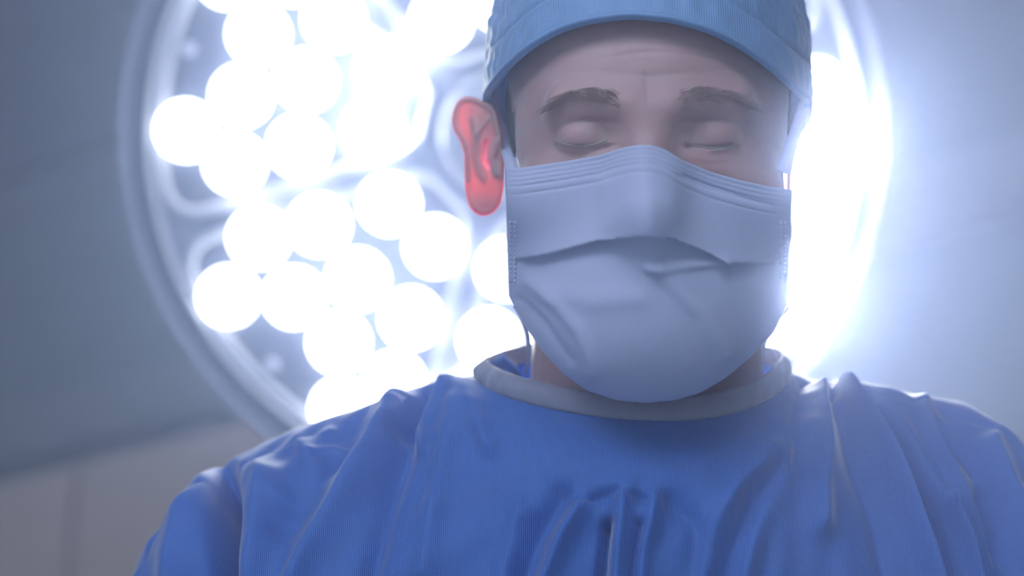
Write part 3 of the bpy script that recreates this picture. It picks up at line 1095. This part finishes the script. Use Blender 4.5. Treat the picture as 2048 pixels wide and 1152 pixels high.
# theta samples: denser on the front
th = np.linspace(0, 2 * math.pi, 901)[:-1]
th = th - .30 * np.sin(2 * th + math.pi) * 0
NTH = len(th)
co, si = np.cos(th), np.sin(th)
gv = np.zeros((NL, NTH, 3))
for j in range(NL):
    xl, yl, zl, xr, yr, zr, yf, zf, yb, zb, ex = rw[j]
    kx = np.sign(co) * np.abs(co) ** (2 / ex); ky = np.abs(si) ** (2 / ex)
    x0 = (CX + (xl + xr) / 2) / 2 if j < 0 else .085
    x = np.where(co > 0, x0 + (xr - x0) * kx, x0 + (xl - x0) * -kx)
    ys = np.where(co > 0, yr, yl); zs = np.where(co > 0, zr, zl)
    # height: ridge at the sides, falling to front and back
    hw = np.abs(si) ** 1.5
    ymid = yl * (1 - (kx + 1) / 2) + yr * (kx + 1) / 2
    zmid = zl * (1 - (kx + 1) / 2) + zr * (kx + 1) / 2
    y = np.where(si > 0, ymid + (yf - ymid) * ky, ymid + (yb - ymid) * ky)
    z = zmid + (np.where(si > 0, zf, zb) - zmid) * hw
    gv[j] = np.stack([x, y, z], -1)
def grid_normals(g):
    du = np.roll(g, -1, 1) - np.roll(g, 1, 1)
    dv = np.gradient(g, axis=0)
    n = np.cross(dv, du)
    n /= np.linalg.norm(n, axis=-1, keepdims=True) + 1e-12
    return n
gn = grid_normals(gv)
# outward check
if (gn[150, NTH // 4] @ np.array([0, -1, 0])) < 0:
    gn = -gn
gx, gy = PX(gv)
flat = np.stack([gx.ravel(), gy.ravel()], -1)
front_w = np.clip((si * 4 + .35), 0, 1)[None, :].repeat(NL, 0).ravel()
FOLDS = [
    # polyline px, width px, amplitude m (positive = ridge)
    ([(800, 792), (775, 850), (715, 950), (650, 1050), (600, 1152), (560, 1260)], 26, .011),
    ([(700, 850), (660, 930), (600, 1010), (560, 1050)], 30, -.006),
    ([(845, 780), (815, 880), (770, 1000), (735, 1152), (710, 1260)], 24, -.009),
    ([(900, 765), (855, 810), (835, 860), (845, 900)], 14, .007),
    ([(945, 775), (955, 840), (985, 900)], 18, .005),
    ([(925, 770), (905, 850), (880, 960), (850, 1152)], 26, .006),
    ([(860, 770), (830, 835), (800, 860)], 12, -.006),
    ([(445, 930), (450, 1010), (450, 1100), (450, 1152), (455, 1260)], 17, -.075),
    ([(395, 960), (370, 1060), (350, 1152), (340, 1240)], 34, .010),
    ([(530, 960), (520, 1050), (510, 1152), (505, 1240)], 34, .010),
    ([(600, 880), (640, 960), (600, 1020), (560, 1000)], 20, .004),
    ([(670, 845), (700, 830), (760, 800)], 10, -.005),
    ([(620, 905), (660, 885), (700, 890)], 7, .0025),
    ([(1160, 1020), (1130, 1070), (1095, 1152), (1070, 1240)], 18, .008),
    ([(1120, 990), (1080, 1060), (1045, 1152), (1030, 1240)], 24, -.007),
    ([(1040, 1030), (1010, 1152), (1000, 1240)], 24, .005),
    ([(1215, 1050), (1205, 1152), (1200, 1240)], 11, -.011),
    ([(1185, 995), (1245, 980), (1285, 1000)], 10, -.005),
    ([(1250, 990), (1240, 1060), (1232, 1152), (1230, 1240)], 22, .009),
    ([(1310, 1000), (1300, 1060), (1280, 1110), (1275, 1200)], 20, .006),
    ([(1280, 1050), (1272, 1110), (1262, 1200)], 9, -.006),
    ([(1340, 1000), (1400, 1050), (1390, 1152), (1390, 1240)], 22, -.005),
    ([(1540, 900), (1480, 960), (1420, 1050), (1400, 1152), (1390, 1240)], 24, .006),
    ([(1560, 940), (1510, 1020), (1470, 1100), (1450, 1200)], 22, -.006),
    ([(1600, 860), (1560, 960), (1500, 1060), (1480, 1152), (1470, 1240)], 26, .006),
    ([(1640, 770), (1650, 860), (1645, 960), (1640, 1050)], 26, .008),
    ([(1610, 765), (1590, 830), (1590, 920)], 18, -.005),
    ([(1690, 762), (1740, 860), (1790, 960), (1830, 1060), (1865, 1152), (1885, 1240)], 20, .013),
    ([(1720, 765), (1775, 850), (1830, 950), (1875, 1050), (1905, 1152), (1920, 1240)], 20, -.012),
    ([(1760, 800), (1800, 840), (1860, 960), (1895, 1010)], 22, .005),
    ([(1840, 795), (1870, 880), (1905, 960), (1960, 1040), (2000, 1140)], 14, .008),
    ([(1880, 830), (1920, 880), (1960, 930)], 26, -.009),
    ([(1660, 800), (1700, 900), (1740, 1000), (1770, 1152)], 20, -.005),
    ([(1985, 880), (2010, 950), (2048, 1020), (2080, 1100)], 20, .007),
    ([(1975, 990), (1985, 1060), (2000, 1152)], 30, -.013),
    ([(1900, 1010), (1935, 1080), (1960, 1152), (1975, 1240)], 10, .009),
    ([(1625, 745), (1600, 770), (1560, 780)], 12, -.004),
    ([(1660, 768), (1665, 790)], 10, -.005),
]
disp = np.zeros(len(flat))
inside = front_w > 0
for line, w, a in FOLDS:
    line = lin(line, 14)
    d_ = seg_dist(flat[inside], line)
    prof = 1.3 * a * np.exp(-np.abs(d_ / w) ** 1.7)
    disp[inside] += prof * front_w[inside] * .9
# generic soft wrinkles everywhere, growing away from the collar
TH = np.tile(th, NL); JL = np.repeat(np.arange(NL) / NL, NTH)
gen = (np.sin(TH * 17 + 6 * np.sin(JL * 7)) * .0022 + np.sin(TH * 41 + 9 * np.sin(JL * 11 + TH)) * .0010 + np.sin(TH * 29 - JL * 30) * .0008) * np.clip(JL * 5, 0, 1)
gen *= np.where(front_w > .9, .55, 1.6)
disp = disp * np.clip(JL * 12, 0, 1) + gen
edge_keep = np.abs(np.sin(TH))                # keep the shoulder ridge silhouette close to the photograph
disp *= np.clip(edge_keep * 5 + .12, 0, 1) * np.where(JL > .75, .8, 1)
gfin = gv.reshape(-1, 3) + gn.reshape(-1, 3) * disp[:, None]
gown = mesh_obj('gown', V2W(gfin), grid_faces(NTH, NL, True), M['gown'], person, origin=foot)
so = gown.modifiers.new('s', 'SOLIDIFY'); so.thickness = .0009; so.offset = -1
apply_modifiers(gown)
# collar binding: a flat band inside the neckline, gathered at the left shoulder
ck = gfin.reshape(NL, NTH, 3)[0]
NC = 9
cvs = []
for j in range(NC):
    t = j / (NC - 1)
    rise = np.array([0, .004, .0125])
    p = ck.copy()
    cen = np.array([.080, 1.238, 0])
    rad = p - cen
    rad[:, 2] = 0
    rl = np.linalg.norm(rad, axis=1, keepdims=True)
    rad = rad / rl
    bulge = .0022 * math.sin(math.pi * min(1, t * 1.0)) + .0012
    gather = .0030 * np.sin(th * 160) * np.exp(-((th - math.pi) / .22) ** 2) + .0006 * np.sin(th * 37)
    p = p - rad * (t * .0045) + rad * (bulge + gather * math.sin(math.pi * t))[:, None] if False else p - rad * (t * .0045) + rad * (bulge + gather * math.sin(math.pi * t)).reshape(-1, 1)
    p[:, 2] += -.0015 + t * .0125 + .0008 * np.sin(th * 160) * np.exp(-((th - math.pi) / .22) ** 2) * t
    cvs.append(p)
col = mesh_obj('collar', V2W(np.concatenate(cvs)), grid_faces(NTH, NC, True), M['collar'], gown, origin=foot)
so = col.modifiers.new('s', 'SOLIDIFY'); so.thickness = .0012; so.offset = 0
apply_modifiers(col)
# knotted tie standing up behind the collar on the left
kp = P(1003, 724, 1.255)
tie = MB()
tie.tube([kp + np.array(q) for q in ((-.013, 0, -.012), (-.006, 0, -.002), (0, .002, .002), (.007, .002, -.004), (.012, 0, -.010))], [.003, .005, .0055, .005, .003], 12, squash=.5)
tie.ellipsoid(kp + np.array((0, .002, -.006)), (.009, .004, .006), 16, 10)
tie.build('neck_tie', M['gown'], gown, xf=V2W, origin=foot)

# ---- sleeves, gloves, trousers, shoes (below the frame)
for s in (-1, 1):
    el = np.array((.085 + .245 * s, 1.17, -.40)); wr = W2V((.05 + .14 * s, .66, .93))
    el0 = el + np.array([0, .05, .09])
    path = lin([el0, el, el * .6 + wr * .4, wr], 40)
    rad = np.interp(np.linspace(0, 1, 40), [0, .3, .85, .93, 1], [.060, .062, .045, .034, .033]) + .0015 * np.sin(np.arange(40) * 1.1)
    sl = MB().tube(list(path), list(rad), 36, caps=False).build('sleeve', M['gown'], person, xf=V2W, origin=foot)
    wW = V2W(wr)
    # hand: palm and five fingers, slightly curled, as one skinned mesh
    me = bpy.data.meshes.new('glove')
    fw = np.array([-.12 * s, -.93, -.25]); fw /= np.linalg.norm(fw)
    lat = np.cross(fw, (0, 0, 1)); lat /= np.linalg.norm(lat)
    dn_ = np.cross(lat, fw)
    if dn_[2] > 0: dn_ = -dn_
    inward = lat if np.dot(lat, (-s, 0, 0)) > 0 else -lat
    vtx = [wW - fw * .01, wW + fw * .03, wW + fw * .06]
    rad_ = [.028, .033, .034]
    ed = [(0, 1), (1, 2)]
    for q, L in zip((-1.5, -.5, .5, 1.5), (.062, .074, .080, .072)):
        base = wW + fw * .092 - inward * (-q) * .019
        knk = [base, base + fw * L * .42 + dn_ * L * .10, base + fw * L * .72 + dn_ * L * .32, base + fw * L * .88 + dn_ * L * .60]
        i0 = len(vtx)
        vtx += knk; rad_ += [.0105, .0092, .0085, .0075]
        ed += [(2, i0), (i0, i0 + 1), (i0 + 1, i0 + 2), (i0 + 2, i0 + 3)]
    i0 = len(vtx)
    tb_ = wW + fw * .035 + inward * .030
    vtx += [tb_, tb_ + fw * .032 + inward * .018 + dn_ * .010, tb_ + fw * .058 + inward * .020 + dn_ * .022]
    rad_ += [.015, .011, .009]
    ed += [(1, i0), (i0, i0 + 1), (i0 + 1, i0 + 2)]
    me.from_pydata([tuple(np.array(v) - foot) for v in vtx], ed, [])
    g = bpy.data.objects.new('glove', me)
    COL.objects.link(g)
    sk = g.modifiers.new('k', 'SKIN')
    for lay in me.skin_vertices:
        for k_, dv in enumerate(lay.data):
            dv.radius = (rad_[k_], rad_[k_] * (.55 if k_ < 3 else 1))
            dv.use_root = (k_ == 0)
    ss = g.modifiers.new('u', 'SUBSURF'); ss.levels = 2; ss.render_levels = 2
    apply_modifiers(g)
    g.data.materials.clear(); g.data.materials.append(M['glove'])
    g.data.polygons.foreach_set('use_smooth', [True] * len(g.data.polygons))
    g.parent = person
    leg = [(.085 + .09 * s, 1.42, .95), (.085 + .10 * s, 1.395, .50), (.085 + .11 * s, 1.43, .11)]
    MB().tube(list(lin(leg, 24)), list(np.interp(np.linspace(0, 1, 24), [0, .5, 1], [.098, .072, .062])), 32, caps=False).build('trouser_leg', M['pants'], person, origin=foot)
    sx = .085 + .11 * s
    sh = []
    for k_ in range(14):
        t = k_ / 13
        sh.append(((sx + s * .01 * t), 1.49 - .27 * t))
    mb = MB()
    vs = []
    n = 24
    for k_ in range(14):
        t = k_ / 13
        w_ = .034 + .014 * math.sin(math.pi * min(1, t * 1.15)) if t < .95 else .022
        w_ *= math.sin(math.pi * min(.5, (t + .06) * 1.8)) if t < .25 else (math.sqrt(max(0.03, 1 - ((t - .7) / .31) ** 2)) if t > .7 else 1)
        h_ = .085 - .04 * max(0, (t - .25) / .75)
        for i in range(n):
            a = 2 * math.pi * i / n
            vs.append((sh[k_][0] + w_ * math.cos(a), sh[k_][1], max(0.001, h_ / 2 + h_ / 2 * math.sin(a) * 1.15)))
    mb.add(vs, grid_faces(n, 14, True) + [tuple(range(n)), tuple(13 * n + i for i in range(n))])
    mb.build('shoe', M['shoe'], person, origin=foot)
